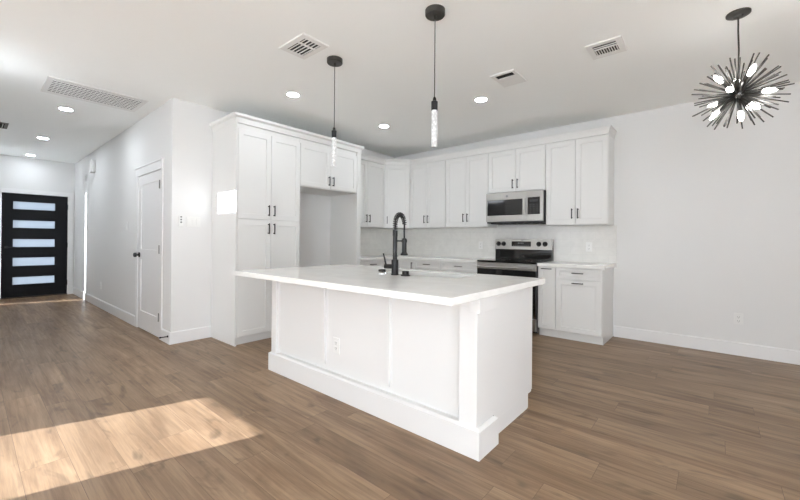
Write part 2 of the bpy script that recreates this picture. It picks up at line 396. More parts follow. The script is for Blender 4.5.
# front door
bm = bmesh.new()
ey0, ey1, ezt = ED[0]+.004, ED[1]-.004, ED[2]-.004
xf_ = XD-.02
LZ = [(1.704, 1.874), (1.343, 1.512), (.971, 1.149), (.605, .788), (.246, .413)]
LY = (.569, 1.185)
box(bm, xf_-.045, xf_, ey0, LY[0], .02, ezt); box(bm, xf_-.045, xf_, LY[1], ey1, .02, ezt)
zs = [.02]+[z for p in LZ[::-1] for z in p]+[ezt]
for i in range(0, len(zs), 2): box(bm, xf_-.045, xf_, LY[0], LY[1], zs[i], zs[i+1])
door2 = struct('door_2', bm, BLKDOOR, 'black front door with five frosted glass strips', 'front door')
for z0, z1 in LZ:
    finish('glass_strip', boxes((xf_-.026, xf_-.02, LY[0], LY[1], z0, z1)), FROST, door2)
    bm = bmesh.new(); g = .012
    for b in ((LY[0], LY[0]+g, z0, z1), (LY[1]-g, LY[1], z0, z1), (LY[0]+g, LY[1]-g, z0, z0+g), (LY[0]+g, LY[1]-g, z1-g, z1)): box(bm, xf_-.02, xf_+.004, *b)
    finish('glass_bead', bm, BLKDOOR, door2)
for z in (1.80, 1.02, .25):
    bm = bmesh.new(); tube(bm, [(xf_+.012, ey1+.006, z-.05), (xf_+.012, ey1+.006, z+.05)], .012, 10)
    finish('hinge', bm, BLACK, door2)
bm = bmesh.new(); lathe(bm, [(.03, 0), (.03, .01), (.012, .014), (.012, .05)], 16, (0, 0, 0), 'x'); tube(bm, [(.045, 0, 0), (.045, .11, 0)], .009, 8)
h = finish('door_handle', bm, BLACK, door2, (xf_, ey0+.07, .98), smooth=40)
bm = boxes((XD, XD+.018, ED[1], ED[1]+.08, 0, ED[2]+.08), (XD, XD+.018, ED[0]-.08, ED[0], 0, ED[2]+.08), (XD, XD+.018, ED[0], ED[1], ED[2], ED[2]+.08), bev=.002)
struct('trim_2', bm, TRIM, 'white casing around the black front door', 'door trim')
struct('trim_4', boxes((XD-.1, XD+.0, ED[0], ED[1], 0, .018)), mat('threshold_bronze', (58, 48, 40), .5, .4), 'dark threshold under the front door', 'threshold')

# ------------------------------------------------------------------ cabinets
def handle_mesh():
    bm = bmesh.new(); L = .125
    box(bm, -.005, .005, -.034, -.024, -L/2, L/2, .0015)
    for z in (-L/2+.012, L/2-.012): box(bm, -.0045, .0045, -.026, 0, z-.005, z+.005)
    bmesh.ops.recalc_face_normals(bm, faces=bm.faces)
    me = bpy.data.meshes.new('handle'); bm.to_mesh(me); bm.free(); me.materials.append(BLACK); return me
HMESH = handle_mesh()
def handle(parent, x, z, horizontal=False):
    o = bpy.data.objects.new('handle', HMESH); COL.objects.link(o); o.parent = parent
    o.location = (x, -.02, z)
    if horizontal: o.rotation_euler = (0, PI/2, 0)
def fronts(root, specs, m=CAB):
    for kind, x0, x1, z0, z1, hx, hz, hor in specs:
        g = .0021
        bm = bmesh.new(); rail = .058 if kind == 'door' else .036
        if kind == 'door' and x1-x0 < .26: rail = .05
        shaker(bm, x0+g, x1-g, z0+g, z1-g, rail)
        d = finish(kind, bm, m, root)
        if hx is not None: handle(d, hx, hz, hor)
def cabinet(name, label, loc, rotz, wdt, depth, z0, z1, specs, toe=None, group=None, cat='cabinet', fill=()):
    t = thing(name, label, cat, (loc[0], loc[1], 0), rotz, group)
    finish('carcass', boxes((.0005, wdt-.0005, 0, depth-.002, z0, z1), *fill, bev=.001), CAB, t)
    if toe:
        finish('toe_kick', boxes((.0005, wdt-.0005, toe, depth-.002, 0, z0)), CAB, t)
    fronts(t, specs)
    return t
def pair(w0, w1, z0, z1, low=True, hz=None):
    m_ = (w0+w1)/2
    hz = hz if hz is not None else (z0+.13 if low else z1-.13)
    return [('door', w0, m_, z0, z1, m_-.035, hz, False), ('door', m_, w1, z0, z1, m_+.035, hz, False)]

# tall unit against the left wall : fronts face +X (rot +90)
PX = -3.98            # carcass front plane, doors end at -3.96
PD = PX-XF
pan = thing('pantry_cabinet', 'tall white four door pantry cabinet at the end of the tall run', 'cabinet', (PX, 1.902, 0), PI/2)
PWID = .815
finish('carcass', boxes((.0005, PWID-.0005, 0, PD-.002, .09, 2.44), bev=.001), CAB, pan)
bm = boxes((0.0005, .018, -.018, PD-.002, 0, .09)); box(bm, .018, PWID-.0005, .03, PD-.002, 0, .09)
finish('toe_kick', bm, CAB, pan)
finish('filler_strip', boxes((.0005, .018, -.02, 0, .09, 2.44), bev=.001), CAB, pan)
fronts(pan, pair(.02, PWID, 1.393, 2.385, hz=1.50)+pair(.02, PWID, .092, 1.388, hz=1.29))
NY0, NY1 = 1.902+PWID, 3.685
cabinet('fridge_cabinet', 'white two door cabinet bridging the empty fridge recess', (PX, NY0, 0), PI/2, NY1-NY0, PD, 1.842, 2.44, pair(.003, NY1-NY0-.003, 1.850, 2.385, hz=1.955))
p = thing('fridge_surround', 'tall white side board at the right of the fridge recess', 'cabinet side', (PX, NY1, 0), PI/2)
finish('side_board', boxes((.001, .075, -.02, PD-.002, 0, 2.44), bev=.0015), CAB, p)
# crown on the tall run
def crown(name, path, profile, label):
    """path: plan points of the cabinet faces (left to right seen from the room); profile: (outwards, z)"""
    bm = bmesh.new(); pts = [Vector(q) for q in path]; loops = []
    nrm = []
    for a, b in zip(pts, pts[1:]):
        d_ = (b-a).normalized(); nrm.append(Vector((d_.y, -d_.x)))
    for i, p_ in enumerate(pts):
        if i == 0: m_ = nrm[0]
        elif i == len(pts)-1: m_ = nrm[-1]
        else:
            m_ = nrm[i-1]+nrm[i]; m_ = m_/m_.dot(nrm[i])
        loops.append([(p_.x+m_.x*o_, p_.y+m_.y*o_, z) for o_, z in profile])
    ring(bm, loops)
    t = finish(name, bm, CAB); tag(t, label, 'crown molding', kind='thing'); return t
fx = PX-.02
fx2 = PX+.02
crown('crown_molding', [(XF+.001, 1.902), (fx2, 1.902), (fx2, NY1+.075), (-4.19, NY1+.075)],
      [(-.06, 2.441), (.002, 2.441), (.006, 2.497), (.012, 2.499), (.036, 2.512), (.036, 2.538), (-.06, 2.538)], 'stepped white crown molding on top of the tall pantry run')

# wall cabinets
UB, UT = 1.376, 2.44
UFX, UFY = XF+.31, YR-.31        # carcass fronts
CO = .61
yl0, yl1 = NY1+.075, YR-.64
xr0 = -3.957
cabinet('wall_cabinet', 'narrow white two door wall cabinet between fridge panel and corner', (UFX, yl0+.001, 0), PI/2, yl1-yl0-.002, .31, UB, UT,
        pair(.01, yl1-yl0-.004, UB+.008, 2.428), group='white wall cabinets')
# diagonal corner cabinet
A = Vector((UFX, yl1)); B_ = Vector((xr0, UFY))
t = thing('corner_wall_cabinet', 'white diagonal one door wall cabinet in the room corner', 'cabinet', (A.x, A.y, 0), math.atan2(B_.y-A.y, B_.x-A.x), 'white wall cabinets')
bm = bmesh.new()
poly = [A, B_, Vector((xr0, YR-.002)), Vector((XF+.002, YR-.002)), Vector((XF+.002, yl1))]
R_ = Matrix.Rotation(-math.atan2(B_.y-A.y, B_.x-A.x), 2)
pl = [R_ @ (q-A) for q in poly]
ring(bm, [[(q.x, q.y, z) for q in pl] for z in (UB, UT)])
finish('carcass', bm, CAB, t)
dl = (B_-A).length
fronts(t, [('door', .014, dl-.014, UB+.008, 2.428, .055, UB+.13, False)])
def upper(x0, x1, label, specs, z0=UB, name='wall_cabinet'):
    return cabinet(name, label, (x0, UFY, 0), 0, x1-x0, .31, z0, UT, specs, group='white wall cabinets')
xs = [-3.957, -3.226, -2.495, -1.679, -.957]
for a, b, l in ((xs[0], xs[1], 'white two door wall cabinet just right of the diagonal corner cabinet'), (xs[1], xs[2], 'white two door wall cabinet just left of the microwave')):
    upper(a, b, l, pair(.004, b-a-.004, UB+.008, 2.428))
upper(xs[2], xs[3], 'short white two door wall cabinet above the microwave', pair(.004, xs[3]-xs[2]-.004, 1.850, 2.428, hz=1.955), 1.842, 'wall_cabinet')
upper(xs[3], xs[4], 'white two door wall cabinet at the right end beyond the microwave', pair(.004, xs[4]-xs[3]-.004, UB+.008, 2.428))
ov = .0
crown('crown_molding', [(UFX+.02, yl0+.002), (UFX+.02, yl1-.008), (xr0+.008, UFY-.02), (xs[4], UFY-.02), (xs[4], YR-.002)],
      [(-.05, 2.441), (.002, 2.441), (.008, 2.485), (.022, 2.512), (.026, 2.516), (.026, 2.538), (-.05, 2.538)], 'white crown molding on top of the wall cabinets')

# base cabinets
BFX, BFY = XF+.59, YR-.59
CT0, CT1 = .862, .900
def bspecs(w0, w1, drawer=True, door='pair'):
    s = []
    top = .852
    if drawer: s.append(('drawer', w0, w1, .722, top, (w0+w1)/2, .80, True)); top = .718
    if door == 'pair': s += pair(w0, w1, .10, top, low=False)
    elif door == 'one': s.append(('door', w0, w1, .10, top, (w0+w1)/2, top-.035, True))
    return s
g_ = 'white base cabinets'
ybl1 = 4.275
cabinet('base_cabinet', 'white base cabinet with drawer against the fridge panel', (BFX, yl0+.001, 0), PI/2, ybl1-yl0-.002, .59, .095, CT0-.001, bspecs(.003, ybl1-yl0-.005), .05, g_)
# corner lazy susan cabinet
t = thing('corner_base_cabinet', 'white corner base cabinet with folding door and upright black pull', 'cabinet', (BFX, ybl1, 0), PI/2, g_)
def toL(x, y): return (y-ybl1, -(x-BFX))
bm = bmesh.new()
poly = [(BFX, ybl1), (BFX, BFY), (-3.623, BFY), (-3.623, YR-.002), (XF+.002, YR-.002), (XF+.002, ybl1)]
ring(bm, [[(*toL(*q), z) for q in poly] for z in (.095, CT0-.001)]); finish('carcass', bm, CAB, t)
bm = bmesh.new(); poly = [(BFX-.05, ybl1), (BFX-.05, BFY+.05), (-3.623, BFY+.05), (-3.623, YR-.002), (XF+.002, YR-.002), (XF+.002, ybl1)]
ring(bm, [[(*toL(*q), z) for q in poly] for z in (0, .095)]); finish('toe_kick', bm, CAB, t)
fronts(t, [('door', .003, BFY-ybl1-.022, .10, .852, None, None, False)])
bm = bmesh.new(); shaker(bm, .022, -3.623-BFX-.003, .10, .852, .05); d = finish('door', bm, CAB, t, (BFY-ybl1, 0, 0), -PI/2)
handle(d, -3.623-BFX-.035, .76)
def lower(x0, x1, label, specs): return cabinet('base_cabinet', label, (x0, BFY, 0), 0, x1-x0, .59, .095, CT0-.001, specs, .05, g_)
bxs = [-3.623, -3.111, -2.497]
lower(bxs[0], bxs[1], 'narrower white drawer base cabinet right of the corner base cabinet', bspecs(.003, bxs[1]-bxs[0]-.003))
lower(bxs[1], bxs[2], 'wider white drawer base cabinet just left of the range', bspecs(.003, bxs[2]-bxs[1]-.003))
lower(-1.672, -1.457, 'slim white pull-out base cabinet just right of the range', [('door', .003, .212, .10, .852, .1115, .835, True)])
lower(-1.457, -.957, 'white base cabinet with drawer over door at the right end', bspecs(.003, .497, True, 'one'))

# worktops
def slab(bm, outline, z0, z1, e=.003):
    """outline counter clockwise; chamfered top and bottom edge"""
    n = len(outline); P = [Vector(q) for q in outline]
    def off(d):
        r = []
        for i in range(n):
            a, b, c_ = P[i-1], P[i], P[(i+1) % n]
            n1 = Vector(((b-a).y, -(b-a).x)).normalized(); n2 = Vector(((c_-b).y, -(c_-b).x)).normalized()
            m_ = n1+n2; m_ = m_/m_.dot(n1)
            r.append(b-m_*d)
        return r
    ring(bm, [[(q.x, q.y, z) for q in off(d)] for d, z in ((e, z0), (0, z0+e), (0, z1-e), (e, z1))])
cfy, cfx = BFY-.045, BFX+.045
bm = bmesh.new(); slab(bm, [(XF+.002, yl0+.002), (cfx, yl0+.002), (cfx, cfy), (-2.499, cfy), (-2.499, YR-.012), (XF+.002, YR-.012)], CT0, CT1)
tag(finish('countertop', bm, QUARTZ), 'L-shaped white quartz countertop between fridge panel and range', 'countertop')
bm = bmesh.new(); slab(bm, [(-1.670, cfy), (-.925, cfy), (-.925, YR-.012), (-1.670, YR-.012)], CT0, CT1)
tag(finish('countertop', bm, QUARTZ), 'short white quartz countertop right of the range', 'countertop')
struct('trim_5', boxes((XF+.01, -.925, YR-.010, YR, CT1-.05, UB-.001), (XF, XF+.010, yl0, YR-.010, CT1-.05, UB-.001)), TILE, 'pale marble tile backsplash between countertop and wall cabinets', 'backsplash')

# ------------------------------------------------------------------ range
RX0, RX1 = -2.486, -1.674; RW = RX1-RX0
RFY = 4.600
t = thing('range', 'freestanding stainless electric range with black glass top', 'range', ((RX0+RX1)/2, RFY, 0))
hw = RW/2
finish('oven_body', boxes((-hw, hw, 0, YR-RFY-.03, .03, .885), bev=.002), DGREY, t)
bm = bmesh.new(); box(bm, -hw, hw, -.035, YR-RFY-.10, .885, .908, .003); ct = finish('cooktop', bm, GLASSBLK, t)
for cx_, cy_, r in ((-.2, .14, .105), (.2, .14, .085), (-.2, .40, .085), (.2, .40, .105)):
    bm = bmesh.new()
    ring(bm, [[((r-dr)*math.cos(2*PI*i/36)+cx_, (r-dr)*math.sin(2*PI*i/36)+cy_, .9085) for i in range(36)] for dr in (0, .004)], False, False)
    finish('burner_ring', bm, MARK, ct)
od = finish('oven_door', boxes((-hw+.003, hw-.003, -.04, -.001, .205, .795), bev=.003), GLASSBLK, t)
finish('door_trim', boxes((-hw+.003, hw-.003, -.042, -.001, .797, .882), bev=.003), STEEL, od)
bm = bmesh.new(); tube(bm, [(-hw+.03, -.085, .826), (hw-.03, -.085, .826)], .012, 12)
for x in (-hw+.06, hw-.06): box(bm, x-.012, x+.012, -.085, -.04, .818, .834)
finish('oven_handle', bm, STEEL, od, smooth=40)
finish('oven_window', boxes((-hw+.10, hw-.10, -.043, -.0405, .33, .68)), GLASSBLK, od)
finish('storage_drawer', boxes((-hw+.003, hw-.003, -.036, -.001, .05, .2), bev=.003), STEEL, t)
by = YR-RFY-.012
bm = bmesh.new()
ring(bm, [[(x, y, z) for y, z in ((by-.085, .9), (by-.085, 1.06), (by-.075, 1.196), (by, 1.196), (by, .9))] for x in (-hw, hw)])
bgd = finish('backguard', bm, GLASSBLK, t)
bm = bmesh.new(); y0, y1, z0, z1 = by-.0855, by-.0765, 1.052, 1.200
ring(bm, [[(x, y, z) for y, z in ((y0-.006, z0), (y1-.006, z1), (y1+.06, z1), (y1+.06, z1-.02), (y0+.02, z0))] for x in (-hw-.002, hw+.002)])
fp = finish('control_panel', bm, STEEL, bgd)
def on_panel(z): return y0-.006+(y1-y0)*(z-z0)/(z1-z0)
yp = on_panel(1.13)
finish('display', boxes((-.155, .125, yp-.003, yp+.006, 1.095, 1.165)), GLASSBLK, fp)
bm = bmesh.new()
for i in range(9): box(bm, -.135+i*.028, -.122+i*.028, yp-.0036, yp-.003, 1.105, 1.112)
for i in range(4): box(bm, -.06+i*.022, -.046+i*.022, yp-.0036, yp-.003, 1.13, 1.15)
finish('display_mark', bm, MARK, fp)
for x in (-.355, -.275, .235, .32):
    bm = bmesh.new(); lathe(bm, [(.034, 0), (.034, .006), (.027, .01), (.024, .034), (.02, .038)], 20, (x, yp, 1.13), 'y'); box(bm, x-.004, x+.004, yp-.044, yp-.036, 1.108, 1.152)
    finish('control_knob', bm, BLACK, bgd, smooth=40)
bm = boxes((-.02, .02, on_panel(1.185)-.0015, on_panel(1.185)+.003, 1.178, 1.188)); finish('badge', bm, MARK, fp)

# ------------------------------------------------------------------ microwave
MX0, MX1 = -2.488, -1.686; MW = MX1-MX0
MFY = YR-.40
mwv = t = thing('microwave', 'stainless over-the-range microwave hung above the range', 'microwave', ((MX0+MX1)/2, MFY, 1.418))
hw = MW/2; MHt = .418
finish('microwave_body', boxes((-hw, hw, .03, .385, .0, MHt), bev=.002), DGREY, t)
dxr = hw-.205
def framebox(bm, x0, x1, z0, z1, ix0, ix1, iz0, iz1, yf, yb):
    box(bm, x0, x1, yf, yb, z0, iz0, .0015); box(bm, x0, x1, yf, yb, iz1, z1, .0015); box(bm, x0, ix0, yf, yb, iz0, iz1); box(bm, ix1, x1, yf, yb, iz0, iz1)
bm = bmesh.new(); framebox(bm, -hw, dxr, .02, MHt, -hw+.02, dxr-.065, .105, .32, 0, .03)
dr = finish('microwave_door', bm, STEEL, t)
finish('door_window', boxes((-hw+.02, dxr-.065, .004, .028, .105, .32)), GLASSBLK, dr)
bm = bmesh.new(); box(bm, dxr-.052, dxr-.022, -.035, -.022, .10, .325, .004); box(bm, dxr-.045, dxr-.029, -.025, .002, .115, .135); box(bm, dxr-.045, dxr-.029, -.025, .002, .29, .31)
finish('door_handle', bm, STEEL, dr)
bm = bmesh.new(); lathe(bm, [(.017, 0), (.017, .002)], 20, (-.09, 0, .365), 'y'); finish('badge', bm, MARK, dr)
bm = bmesh.new(); framebox(bm, dxr+.002, hw, .02, MHt, dxr+.004, hw-.04, .105, .33, 0, .03)
cp = finish('control_panel', bm, STEEL, t)
finish('keypad', boxes((dxr+.004, hw-.04, .002, .028, .105, .33)), GLASSBLK, cp)
bm = bmesh.new()
for r in range(5):
    for c_ in range(3): box(bm, dxr+.03+c_*.045, dxr+.05+c_*.045, .0012, .002, .125+r*.026, .131+r*.026)
box(bm, dxr+.03, dxr+.14, .0012, .002, .27, .30)
finish('key_mark', bm, DGREY, cp)
finish('vent_grille', boxes(*[(-hw+.05+i*.1, -hw+.13+i*.1, .05, .34, -.012, .0) for i in range(7)]), BLACK, t)

# ------------------------------------------------------------------ island
IX0, IX1, IY0, IY1 = -3.045, -.944, 1.770, 2.645
t = thing('kitchen_island', 'white panelled kitchen island in the middle of the kitchen', 'island', ((IX0+IX1)/2, (IY0+IY1)/2, 0))
ox, oy = -t.location.x, -t.location.y
def ib(*bs, bev=.0015):
    bm = bmesh.new()
    for b in bs: box(bm, b[0]+ox, b[1]+ox, b[2]+oy, b[3]+oy, b[4], b[5], bev)
    return bm
FP = IY0+.018          # pilaster/batten face
RP = IY0+.042          # recessed panel face
BX0 = IX0+.018         # left end face
EX = -.9925            # end panel face
PXF = IX1-.027         # pilaster end face
for b in ((BX0+.002, -2.17, RP+.02, IY1-.02, .10, .861), (-1.38, EX-.018, RP+.02, IY1-.02, .10, .861), (-2.17, -1.38, RP+.02, IY1-.02, .10, .60), (-2.17, -1.38, RP+.02, 2.19, .60, .861)):
    finish('carcass', ib(b, bev=0), ISL, t)
finish('toe_kick', ib((BX0+.02, EX-.004, RP+.02, IY1-.07, 0, .10), bev=0), ISL, t)
for a, b in ((BX0+.075, -2.306), (-2.276, -1.638), (-1.608, -1.082)):
    finish('recessed_panel', ib((a-.01, b+.01, RP, RP+.02, .2, .83), bev=0), ISL, t)
for a, b in ((-2.306, -2.276), (-1.638, -1.608)):
    finish('batten', ib((a, b, FP, RP, .235, .80), bev=.001), ISL, t)
finish('end_stile', ib((BX0, BX0+.075, FP, RP+.02, .14, .80), bev=.001), ISL, t)
PB = 2.000-.018
finish('corner_post', ib((-1.082, PXF, FP, PB, .14, .80), bev=.0015), ISL, t)
finish('front_frieze', ib((BX0, PXF+.004, FP-.004, RP+.02, .80, .861), bev=.001), ISL, t)
finish('post_cap', ib((PXF-.04, IX1-.004, FP-.014, PB+.018, .780, .861), bev=.0015), ISL, t)
bm = bmesh.new()
prof = [(0, 0), (.018, 0), (.018, .150), (.0, .162)]
path = [(BX0, IY1-.1), (BX0, FP), (IX1-.018, FP), (IX1-.018, PB), (EX, PB)]
P = [Vector(q) for q in path]; loops = []
nr = [Vector(((b-a).y, -(b-a).x)).normalized() for a, b in zip(P, P[1:])]
for i, q in enumerate(P):
    m_ = nr[0] if i == 0 else nr[-1] if i == len(P)-1 else (nr[i-1]+nr[i])/(nr[i-1]+nr[i]).dot(nr[i])
    loops.append([(q.x+m_.x*o_+ox, q.y+m_.y*o_+oy, z) for o_, z in prof])
ring(bm, loops); finish('plinth', bm, ISL, t)
finish('plinth_back', ib((BX0, IX1-.020, FP+.001, RP+.02, 0, .158), (PXF-.03, IX1-.019, FP+.05, PB-.001, 0, .158), bev=0), ISL, t).name = 'plinth_core'
finish('end_panel', ib((EX-.018, EX, PB, IY1-.023, .10, .861), (EX-.018, EX, PB, IY1-.09, 0, .10), bev=.001), ISL, t)
kd = [('door', 0, .49), ('door', .49, .98), ('drawer', .98, 1.5)]
wI = EX-BX0
for i in range(4):
    bm = bmesh.new(); w_ = (wI-.03)/4
    shaker(bm, .002, w_-.002, .11, .85, .058); finish('door', bm, ISL, t, (EX-.001-i*w_+ox, IY1-.02+oy, 0), PI)
    handle(t.children[-1], w_-.04 if i % 2 == 0 else .04, .72)

# island worktop with sink cut-out
KX0, KX1, KY0, KY1 = -3.09, -.931, 1.469, 2.72
SX0, SX1, SY0, SY1 = -2.13, -1.40, 2.25, 2.57
bm = bmesh.new()
def rloop(x0, x1, y0, y1, z, r, n=4):
    out = []
    for cx_, cy_, a0 in ((x1-r, y0+r, -PI/2), (x1-r, y1-r, 0), (x0+r, y1-r, PI/2), (x0+r, y0+r, PI)):
        for k in range(n+1):
            a = a0+PI/2*k/n; out.append((cx_+r*math.cos(a), cy_+r*math.sin(a), z))
    return out
Zt, Zb = .900, .862
ring(bm, [rloop(SX0, SX1, SY0, SY1, Zb, .03), rloop(KX0+.002, KX1-.002, KY0+.002, KY1-.002, Zb, .004), rloop(KX0, KX1, KY0, KY1, Zb+.002, .004),
          rloop(KX0, KX1, KY0, KY1, Zt-.003, .004), rloop(KX0+.003, KX1-.003, KY0+.003, KY1-.003, Zt, .004), rloop(SX0, SX1, SY0, SY1, Zt, .03), rloop(SX0, SX1, SY0, SY1, Zb, .03)], False, False)
bmesh.ops.remove_doubles(bm, verts=bm.verts, dist=1e-5)
tag(finish('island_countertop', bm, QUARTZ), 'large white quartz countertop overhanging the kitchen island', 'countertop')
# sink
t = thing('kitchen_sink', 'stainless undermount sink in the island countertop', 'sink', ((SX0+SX1)/2, (SY0+SY1)/2, .64))
sx, sy = (SX1-SX0)/2, (SY1-SY0)/2
bm = bmesh.new()
ring(bm, [rloop(-sx-.012, sx+.012, -sy-.012, sy+.012, .221, .035), rloop(-sx, sx, -sy, sy, .221, .03), rloop(-sx+.004, sx-.004, -sy+.004, sy-.004, .02, .03), rloop(-sx+.02, sx-.02, -sy+.02, sy-.02, .002, .03)], False, True)
finish('sink_bowl', bm, DSTEEL, t, smooth=40)
bm = bmesh.new(); lathe(bm, [(.045, .0025), (.045, .006), (.03, .006), (.028, .003)], 24); finish('drain', bm, CHROME, t)

# faucet
fxp, fyp = -1.877, 2.150
t = thing('faucet', 'matte black spring neck faucet standing on the island', 'faucet', (fxp, fyp, .9))
bm = bmesh.new(); lathe(bm, [(.030, 0), (.030, .008), (.027, .012), (.027, .115), (.024, .118), (.0175, .12), (.0175, .30), (.019, .302), (.019, .34), (.014, .345)], 24)
finish('faucet_body', bm, BLACK, t, smooth=35)
dxy = Vector((-.02, .135, 0)); rch = dxy.length
arc = [Vector((0, 0, .34+.06*i/5)) for i in range(6)]
R0 = rch/2
for k in range(1, 17):
    a = PI-PI*k/16
    q = dxy*.5+dxy.normalized()*R0*math.cos(a); arc.append(Vector((q.x, q.y, .395+.075*math.sin(a)/1.0)))
bm = bmesh.new()
# helix spring along the arc
S = [0]
for a, b in zip(arc, arc[1:]): S.append(S[-1]+(b-a).length)
tot = S[-1]; turns = 17; hp = []
side = dxy.normalized().cross(Vector((0, 0, 1))).normalized()
for k in range(turns*12+1):
    s = tot*k/(turns*12)
    i = max(j for j in range(len(S)) if S[j] <= s+1e-9); i = min(i, len(arc)-2)
    f_ = (s-S[i])/(S[i+1]-S[i]); c_ = arc[i].lerp(arc[i+1], f_); tg = (arc[i+1]-arc[i]).normalized(); n_ = side.cross(tg).normalized()
    a = 2*PI*k/12; hp.append(c_+(side*math.cos(a)+n_*math.sin(a))*.0165)
tube(bm, hp, .0036, 6); finish('spring', bm, BLACK, t, smooth=60)
hose = arc+[Vector((dxy.x, dxy.y, .40-.13*i/6)) for i in range(1, 7)]
bm = bmesh.new(); tube(bm, hose, .0068, 10); finish('hose', bm, BLACK, t, smooth=60)
bm = bmesh.new(); lathe(bm, [(.012, .285), (.019, .28), (.019, .175), (.023, .165), (.030, .160), (.030, .148), (.02, .146)], 20, dxy); finish('spray_head', bm, BLACK, t, smooth=40)
bm = bmesh.new(); tube(bm, [(0, 0, .262), dxy*.86+Vector((0, 0, .262))], .006, 8)
lathe(bm, [(.021, .252), (.023, .254), (.023, .270), (.021, .272)], 16, dxy); finish('support_arm', bm, BLACK, t, smooth=40)
ld = Vector((-.86, -.3, 0)).normalized()
bm = bmesh.new(); tube(bm, [ld*.02+Vector((0, 0, .065)), ld*.085+Vector((0, 0, .065))], .018, 14); tube(bm, [ld*.074+Vector((0, 0, .07)), ld*.085+Vector((0, 0, .12)), ld*.098+Vector((0, 0, .165))], [.008, .0065, .006], 10)
finish('lever_handle', bm, BLACK, t, smooth=40)
t = thing('disposal_button', 'short black button puck just right of the faucet', 'sink button', (-1.775, 2.155, .9))
bm = bmesh.new(); lathe(bm, [(.036, 0), (.036, .006), (.03, .01)], 20); finish('base_ring', bm, BLACK, t, smooth=40)
bm = bmesh.new(); lathe(bm, [(.026, .0102), (.026, .034), (.023, .037)], 20); finish('push_cap', bm, BLACK, t, smooth=40)
t = thing('soap_dispenser', 'low chrome dispenser with black cap left of the faucet', 'soap dispenser', (-2.035, 2.175, .9))
bm = bmesh.new(); lathe(bm, [(.04, 0), (.04, .004), (.03, .012), (.028, .016)], 20); finish('base_ring', bm, CHROME, t, smooth=40)
bm = bmesh.new(); lathe(bm, [(.03, .0162), (.032, .02), (.03, .032), (.02, .036)], 20); finish('cap', bm, BLACK, t, smooth=40)

# ------------------------------------------------------------------ electrical plates
def outlet(label, loc, rotz, group='white power outlets'):
    t = thing('power_outlet', label, 'outlet', loc, rotz, group)
    bm = boxes((-.036, .036, -.006, 0, -.059, .059), bev=.002); finish('cover_plate', bm, WPLAS, t)
    for z in (-.021, .021):
        bm = boxes((-.017, .017, -.0085, -.006, z-.015, z+.015), bev=.001); s = finish('socket', bm, WPLAS, t)
        finish('slot', boxes((-.009, -.006, -.0088, -.0085, z-.003, z+.008), (.006, .009, -.0088, -.0085, z-.003, z+.008), (-.003, .003, -.0088, -.0085, z-.011, z-.006)), SLOT, s)
    return t
outlet('white power outlet low on the bare wall right of the cabinets', (.187, YR, .377), 0)
outlet('white power outlet on the backsplash right of the range', (-1.235, YR-.010, 1.10), 0)
outlet('white power outlet on the backsplash left of the range', (-2.775, YR-.010, 1.10), 0)
outlet('white power outlet on the front of the kitchen island', (-2.155, RP, .375), 0)
outlet('white power outlet low on the hall wall', (-7.84, YH, .372), 0)
t = thing('light_switch', 'small white switch on the hall wall before the panelled door', 'light switch', (-6.32, YH, 1.34))
finish('cover_plate', boxes((-.036, .036, -.006, 0, -.058, .058), bev=.002), WPLAS, t); finish('rocker', boxes((-.016, .016, -.010, -.006, -.033, .033), bev=.001), WPLAS, t)
t = thing('light_switch', 'wide white triple switch plate left of the pantry', 'light switch', (XF, 1.697, 1.362), PI/2)
finish('cover_plate', boxes((-.075, .075, -.006, 0, -.058, .058), bev=.002), WPLAS, t)
for x in (-.046, 0, .046): finish('rocker', boxes((x-.016, x+.016, -.010, -.006, -.033, .033), bev=.001), WPLAS, t)
t = thing('fan_remote', 'white remote in a wall cradle beside the triple switch plate', 'remote control', (XF, 1.562, 1.367), PI/2)
finish('cradle', boxes((-.026, .026, -.012, 0, -.066, .05), bev=.003), WPLAS, t)
rm = finish('remote_body', boxes((-.021, .021, -.024, -.012, -.058, .066), bev=.003), WPLAS, t)
for z in (.045, .015, -.015): finish('button', boxes((-.009, .009, -.026, -.024, z-.008, z+.008), bev=.001), MARK, rm)
t = thing('door_chime', 'white boxy door chime high on the hall wall', 'door chime', (-8.38, YH, 2.44))
finish('chime_cover', boxes((-.085, .085, -.06, 0, -.11, .11), bev=.01), WPLAS, t); finish('chime_grille', boxes(*[(-.05, .05, -.061, -.06, -.08+i*.02, -.073+i*.02) for i in range(4)]), VENTW, t)
t = thing('door_stop', 'black rod door stop on the baseboard beside the hall door', 'door stop', (-4.60, YH-BT, .085))
bm = bmesh.new(); lathe(bm, [(.012, 0), (.012, .006), (.006, .01), (.0055, .07)], 12, axis='y'); finish('rod', bm, BLACK, t)
bm = bmesh.new(); lathe(bm, [(.009, .0702), (.009, .083), (.006, .086)], 12, axis='y'); finish('rubber_tip', bm, BLACK, t)

# ------------------------------------------------------------------ ceiling fixtures
def vent(label, x0, x1, y0, y1, rim=.035, slat_dir='y', split=True, n=8):
    cx_, cy_ = (x0+x1)/2, (y0+y1)/2; hx, hy = (x1-x0)/2, (y1-y0)/2
    t = thing('ceiling_vent', label, 'vent', (cx_, cy_, C), 0, 'white ceiling vents')
    bm = bmesh.new()
    ring(bm, [[(a*hx, b*hy, 0) for a, b in ((-1, -1), (1, -1), (1, 1), (-1, 1))], [(a*(hx-.004), b*(hy-.004), -.008) for a, b in ((-1, -1), (1, -1), (1, 1), (-1, 1))],
              [(a*(hx-rim), b*(hy-rim), -.010) for a, b in ((-1, -1), (1, -1), (1, 1), (-1, 1))], [(a*(hx-rim), b*(hy-rim), -.002) for a, b in ((-1, -1), (1, -1), (1, 1), (-1, 1))]], False, False)
    finish('frame', bm, VENTW, t)
    finish('backing', boxes((-hx+rim, hx-rim, -hy+rim, hy-rim, -.003, -.001)), VENTDARK, t)
    ix, iy = hx-rim, hy-rim
    return t, ix, iy
